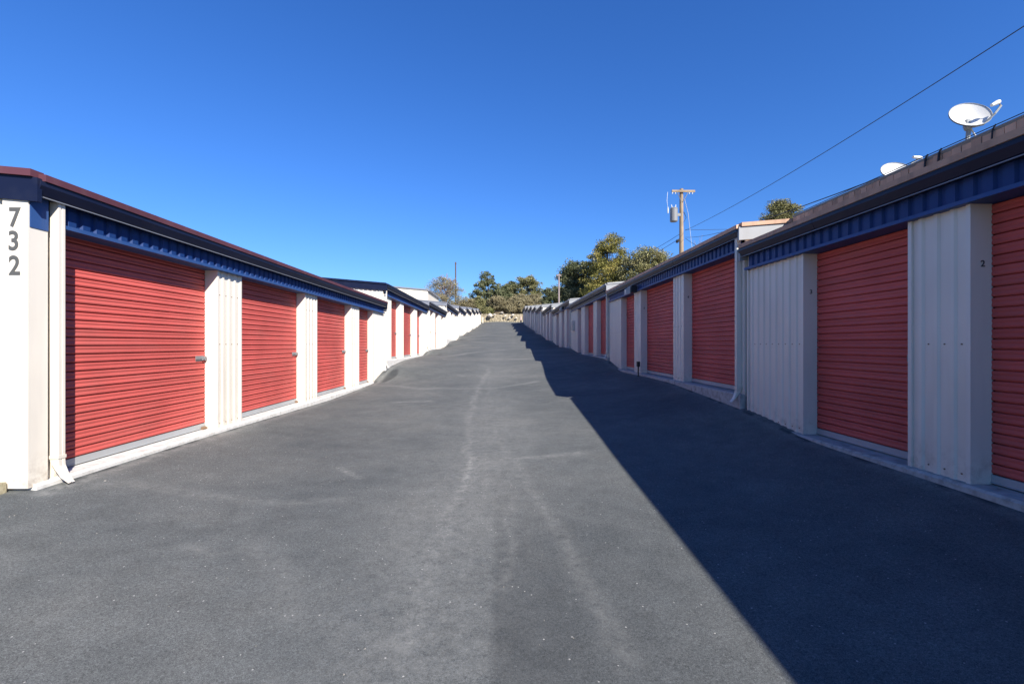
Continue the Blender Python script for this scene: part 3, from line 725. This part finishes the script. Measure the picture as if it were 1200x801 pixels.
sp3 = thing('utility_pole', 'bare dark utility pole rising behind the leafless tree on the left', 'utility pole', 'utility poles', (b3.x, 112, g3))
h3 = place(534, 307, 112)[2]-g3
MB().tube([(0, 0, -.3), (0, 0, h3)], [.19, .14], 8).build('post', M['bark'], sp3); MB().box(-.2, .2, -.2, -.13, h3-.5, h3-.2).build('crossarm', M['bark'], sp3)

# ------------------------------------------------------------------ white shed beyond the left row
sx1, sy0, _ = place(501.5, 339, 70); sz = place(501.5, 339, 70)[2]
sh = thing('white_shed', 'tall white metal shed with grey roof edge standing behind the left row', 'shed', None, (sx1, 70, 2))
sg = gzf(sx1, 70)
def shz(x): return sz + .085*(min(-(x-sx1), 11) if x < sx1 else 0) - (0 if x > sx1-11 else .085*((sx1-11)-x))
mb = MB(); corr_x(mb, 70, sx1-22, sx1, sg-.5, lambda x: shz(x)-.12, .03, WALLP); corr_x(mb, 82, sx1-22, sx1, sg-.5, lambda x: shz(x)-.12, .03, WALLP, 1)
mb.box(sx1-.03, sx1, 70.02, 81.98, sg-.5, sz-.12); mb.box(sx1-22, sx1-21.97, 70.02, 81.98, sg-.5, sz-.12)
o = mb.build('wall', M['white'], sh); o.location = -sh.location
mb = MB(); mb.prism_y([(sx1+.25, sz-.25), (sx1+.25, sz+.02), (sx1-11, sz+.935+.02), (sx1-22.2, sz-.0), (sx1-22.2, sz-.15), (sx1-11, sz+.935-.15), (sx1+.03, sz-.15), (sx1+.03, sz-.25)], 69.85, 82.1)
o = mb.build('roof', M['guttergrey'], sh); o.location = -sh.location

# ------------------------------------------------------------------ end of the drive: stone wall, boulders, posts
sw = thing('stone_wall', 'low tan rubble stone wall closing the top of the drive', 'stone wall', None, (0, 102.6, 4.7))
mb = MB(); x = -9.0
rows = 5
for r in range(rows):
    x = -9.5+random.random()*.3
    while x < 9.5:
        wd = random.uniform(.35, .75); h = .42
        cx, cz = x+wd/2, r*.36+.15+random.uniform(-.04, .04); dy = random.uniform(-.09, .09)
        vs = []
        for k in range(8):
            sx, sy, szz = (k & 1)*2-1, ((k >> 1) & 1)*2-1, ((k >> 2) & 1)*2-1
            vs.append((cx+sx*wd*.48*random.uniform(.75, 1), dy+sy*.3*random.uniform(.8, 1)+r*.1, cz+szz*h*.48*random.uniform(.75, 1)))
        mb.add(vs, [(0, 2, 3, 1), (4, 5, 7, 6), (0, 1, 5, 4), (1, 3, 7, 5), (3, 2, 6, 7), (2, 0, 4, 6)])
        x += wd
mb.build('stones', M['stone'], sw, kind='stuff')
MB().box(-9.6, 9.6, .15, .8, -1, 1.6).build('wall_core', M['terrain'], sw)
def boulder(label, px, py, r, Y=102.0, flat=.8):
    p = Vector(place(px, py, Y)); me = bpy.data.meshes.new('boulder')
    import bmesh
    bm = bmesh.new(); bmesh.ops.create_icosphere(bm, subdivisions=2, radius=r)
    for v in bm.verts: v.co *= random.uniform(.86, 1.1); v.co.z *= flat
    bm.to_mesh(me); bm.free(); me.materials.append(M['palestone']); o = link('boulder', me); o.location = p
    tag(o, label, 'boulder', 'boulders on the stone wall'); return o
boulder('largest pale round boulder on the left end of the stone wall', 574.3, 369.5, .52, 101.9, .95)
boulder('small pale boulder just right of the largest one on the stone wall', 579.5, 368.6, .3)
boulder('flat pale boulder on top of the stone wall below the yucca', 588, 366.3, .36, 102.6, .5)
boulder('pale boulder set in the middle of the stone wall', 592, 370, .28)
boulder('pale boulder low in the right half of the stone wall', 597, 372.5, .3)
boulder('pale boulder high in the right half of the stone wall', 601, 369, .32)
boulder('pale boulder at the right end of the stone wall', 605, 372.5, .27)
bz = gzf(4.4, 96); bx = place(610.5, 374, 96)[0]
bo = thing('bollard', 'pinkish bollard with a black base at the top right of the drive', 'bollard', None, (bx, 96, gzf(bx, 96)))
MB().tube([(0, 0, -.1), (0, 0, .42)], .17, 10).build('base', M['black'], bo); MB().tube([(0, 0, .4), (0, 0, 1.05), (0, 0, 1.12)], [.13, .13, .06], 10).build('post', paint('pink_paint', (.62, .42, .38), .6, .1, .1, bump=0), bo)
px_ = place(566, 374, 101)[0]; o = MB().box(-.1, .1, -.1, .1, -.2, 1.25).build('marker_post', M['white_trim']); o.location = (px_, 101, gzf(px_, 101)); tag(o, 'short pale post beside the last left building', 'post')

# ------------------------------------------------------------------ vegetation
def leaves(centers, per, spread, size, mat, name, parent, aspect=1.0, upb=0., seed=0):
    r = np.random.default_rng(seed)
    c = np.repeat(np.asarray([p[:3] for p in centers], float), per, 0)
    sp = np.repeat(np.asarray([p[3] for p in centers], float), per)
    n = len(c)
    d = r.normal(size=(n, 3)); d /= np.linalg.norm(d, axis=1)[:, None]; d *= (r.random(n)**.5)[:, None]
    c = c + d*sp[:, None]*spread*np.array([1, 1, .62])
    a = r.normal(size=(n, 3)); a[:, 2] += upb; a /= np.linalg.norm(a, axis=1)[:, None]
    b = np.cross(a, r.normal(size=(n, 3))); b /= np.linalg.norm(b, axis=1)[:, None]
    s = size*(.6+.8*r.random(n))[:, None]
    a = a*s*.5; b = b*s*.5*aspect
    v = np.stack([c-a-b*.3, c+b, c+a*1.0+b*.2, c-b], 1).reshape(-1, 3).astype('f')
    me = bpy.data.meshes.new(name); me.vertices.add(len(v)); me.vertices.foreach_set('co', v.ravel())
    me.loops.add(4*n); me.loops.foreach_set('vertex_index', np.arange(4*n, dtype='i'))
    me.polygons.add(n); me.polygons.foreach_set('loop_start', np.arange(0, 4*n, 4, dtype='i')); me.update(calc_edges=True)
    me.materials.append(mat); return link(name, me, parent)

def crown_centres(lobes, n, seed):
    r = np.random.default_rng(seed); out = []
    vol = np.array([a*b*c for (_, _, _, a, b, c) in lobes]); pr = vol/vol.sum()
    for i in range(n):
        x, y, z, a, b, c = lobes[r.choice(len(lobes), p=pr)]
        d = r.normal(size=3); d /= np.linalg.norm(d); q = r.uniform(.15, 1.0)**.5*1.02
        out.append((x+d[0]*a*q, y+d[1]*b*q, z+d[2]*c*q, r.uniform(.5, 1.25)))
    return out
def tree(name, label, cat, px, Y, lobes_px, mat, n=70, per=90, spread=.9, size=.22, aspect=.6, group=None, bark='bark', trunk=.22, seed=1, top_px=None):
    """lobes in photo pixels (px, py, half width, half height) placed at distance Y"""
    x0 = place(px, 400, Y)[0]; g = gzf(x0, Y) if abs(x0) < 16 else float(tz(np.array(x0), np.array(float(Y))))
    t = thing(name, label, cat, group, (x0, Y, g)); k = Y/560
    lobes = []
    for (lx, ly, hw, hh_) in lobes_px:
        X, _, Z = place(lx, ly, Y); lobes.append((X-x0, random.uniform(-.25, .25)*hw*k, Z-g, hw*k, hw*k*.85, hh_*k))
    n = int(n*1.9); cen = crown_centres(lobes, n, seed)
    leaves(cen, per, spread, size, mat, 'crown', t, aspect, .2, seed)
    zt_ = max(l[2] for l in lobes)
    mb = MB(); mb.tube([(0, 0, -.3), (.05, 0, zt_*.35), (lobes[0][0]*.5, 0, zt_*.7), (lobes[0][0]*.8, 0, zt_)], [trunk, trunk*.8, trunk*.5, trunk*.15], 8)
    mb.build('trunk', M[bark], t)
    mb = MB(); rr = random.Random(seed)
    for c in rr.sample(cen, min(22, len(cen))):
        z0 = max(.3, c[2]*rr.uniform(.35, .75)); f = z0/zt_
        mid = (c[0]*.5, c[1]*.5, (z0+c[2])/2)
        mb.tube([(lobes[0][0]*.6*f, 0, z0), mid, c[:3]], [trunk*.38, trunk*.22, .02], 5)
    mb.build('limbs', M[bark], t)
    return t
G = 'trees behind the right row'
tree('pine_tree', 'tallest golden green pine tree behind the right row', 'pine tree', 712, 64, [(712, 280, 9, 9), (713, 287, 15, 12), (730, 306, 12, 12), (712, 300, 21, 15), (708, 322, 26, 20), (724, 325, 20, 20), (700, 302, 12, 12), (714, 342, 30, 14)], M['pine'], 150, 150, .95, .22, .35, G, seed=3)
tree('evergreen_tree', 'broad olive green tree right of the tallest pine', 'tree', 760, 62, [(758, 307, 24, 15), (743, 318, 16, 18), (775, 304, 11, 9), (766, 322, 20, 15), (745, 338, 25, 12)], M['olive'], 130, 140, .9, .2, .5, G, seed=4)
tree('evergreen_tree', 'dark grey green tree left of the tallest pine, behind the small pole', 'tree', 678, 70, [(678, 320, 21, 14), (669, 335, 15, 17), (690, 335, 18, 18), (666, 316, 9, 9), (682, 347, 24, 10)], M['juniper'], 130, 140, .95, .24, .5, G, seed=5)
tree('evergreen_tree', 'low dark tree at the left edge of the evergreen cluster', 'tree', 650, 86, [(650, 345, 14, 10), (641, 350, 10, 8), (664, 347, 12, 12)], M['juniper'], 60, 120, .9, .26, .5, G, seed=6)
tree('evergreen_tree', 'lone small rounded tree top above the brown roof trim on the right', 'tree', 918, 48, [(916, 243, 13, 9), (907, 250, 11, 9), (927, 248, 10, 7), (936, 256, 9, 5), (912, 237, 6, 4), (900, 256, 6, 6), (918, 256, 16, 6), (918, 276, 19, 15), (916, 298, 21, 16)], M['olive'], 190, 130, .65, .16, .4, G, seed=7)
G2 = 'trees at the top of the drive'
tree('juniper_tree', 'dark juniper tree left of centre above the stone wall', 'juniper tree', 573, 112, [(572, 340, 16, 16), (561, 350, 9, 12), (586, 350, 12, 13), (571, 326, 11, 8), (590, 344, 10, 9), (574, 358, 20, 8)], M['juniper'], 110, 110, 1.0, .34, .5, G2, seed=8)
tree('juniper_tree', 'rounded grey green juniper right of centre above the stone wall', 'juniper tree', 618, 116, [(618, 338, 15, 12), (606, 345, 11, 10), (628, 346, 9, 11), (618, 330, 13, 7), (616, 354, 20, 8)], M['olive'], 90, 110, 1.0, .34, .5, G2, seed=9)
tree('juniper_tree', 'small dull green juniper between the two larger ones', 'juniper tree', 597, 122, [(597, 342, 9, 10), (600, 335, 6, 5)], M['juniper'], 45, 100, 1.0, .36, .5, G2, seed=10)
tree('evergreen_tree', 'greyish olive tree behind the white shed and the left roofs', 'tree', 522, 106, [(521, 341, 20, 14), (508, 339, 11, 13), (536, 349, 13, 12), (516, 330, 12, 6), (526, 354, 26, 9)], M['sage'], 85, 100, 1.1, .30, .22, G2, seed=11, bark='greybark')
G3 = 'shrubs above the stone wall'
for i, (px, py, hw, hh_, Y, mt, lab) in enumerate((
        (592, 359, 9, 6, 106, 'sage', 'tan shrub in the middle above the stone wall'), (606, 358, 8, 7, 107, 'sage', 'tan shrub right of the middle above the stone wall'),
        (620, 360, 9, 8, 108, 'sage', 'wide tan shrub partly behind the right row roofs'), (570, 362, 8, 6, 106, 'olive', 'olive shrub at the left end above the stone wall'),
        (634, 356, 8, 6, 104, 'sage', 'pale tan shrub at the right edge of the shrub row'), (548, 356, 9, 7, 107, 'sage', 'tan shrub behind the last left roofs'), (600, 352, 10, 6, 112, 'sage', 'tall tan shrub farthest back between the junipers'),
        (582, 354, 9, 7, 105.6, 'sage', 'olive tan shrub above the yucca at the left'), (611, 352, 10, 7, 109, 'sage', 'high tan shrub beneath the rounded juniper'),
        (627, 352, 9, 8, 110, 'sage', 'high tan shrub between the rounded juniper and the small pole'), (561, 356, 8, 8, 108, 'olive', 'olive shrub beneath the dark juniper on the left'))):
    tree('shrub', lab, 'shrub', px, Y, [(px, py, hw, hh_), (px+hw*.5, py+3, hw*.6, hh_*.7), (px-hw*.5, py+2, hw*.6, hh_*.7)], M[mt], 45, 90, .75, .26, .4, G3, trunk=.08, seed=20+i)
# yucca
yx, yy, yz = place(576, 366, 103.4); yu = thing('yucca', 'spiky yellow green yucca behind the largest boulder', 'yucca', None, (yx, yy, yz-.2)); rr = random.Random(5)
mb = MB()
for k in range(60):
    a = rr.uniform(0, 6.28); e = rr.uniform(.25, 1.4); L_ = rr.uniform(.9, 1.5); d = Vector((math.cos(a)*math.cos(e), math.sin(a)*math.cos(e), math.sin(e))); sd = Vector((-math.sin(a), math.cos(a), 0))*.04
    mb.add([-sd, sd, d*L_*.6+sd*.8+Vector((0, 0, -.02)), d*L_, d*L_*.6-sd*.8], [(0, 1, 2, 3, 4)])
mb.build('leaf_rosette', M['yucca'], yu)
# leafless trees
def bare(label, px, Y, ptop, seed, r0, spread=.5, depth=6, mat='greybark', n0=3, rmin=.018):
    x0 = place(px, 400, Y)[0]; g = float(tz(np.array(x0), np.array(float(Y)))); H = place(px, ptop, Y)[2]-g
    t = thing('leafless_tree', label, 'bare tree', 'leafless winter trees', (x0, Y, g)); rr = random.Random(seed)
    tr = MB(); br = MB()
    def grow(p, d, L, r, lev):
        q = p+d*L*.5+Vector((rr.uniform(-1, 1), rr.uniform(-1, 1), 0))*L*.06; e = q+(d+Vector((rr.uniform(-.2, .2), rr.uniform(-.2, .2), .1))).normalized()*L*.5
        (tr if lev == 0 else br).tube([p, q, e], [r, r*.8, r*.6], 6 if lev < 2 else 4)
        if lev >= depth: return
        for k in range(n0 if lev else 4):
            dd = (d+Vector((rr.uniform(-1, 1), rr.uniform(-1, 1), rr.uniform(-.1, .5)))*spread).normalized()
            grow(e if k < 2 else q, dd, L*rr.uniform(.62, .8), max(r*.55, rmin), lev+1)
    grow(Vector((0, 0, -.2)), Vector((0, 0, 1)), H*.30, r0, 0)
    tr.build('trunk', M[mat], t); br.build('branches', M[mat], t)
bare('pale leafless tree with fine twigs above the olive tree on the left', 524, 108, 316, 3, .22, .6, 5, n0=3, rmin=.045)
bare('faint leafless tree top just right of the tall pole', 835, 60, 266, 6, .10, .3, 4, n0=2)
bare('faint leafless tree top farther right of the tall pole, near the gutter end', 853, 60, 258, 8, .10, .3, 4, n0=2)
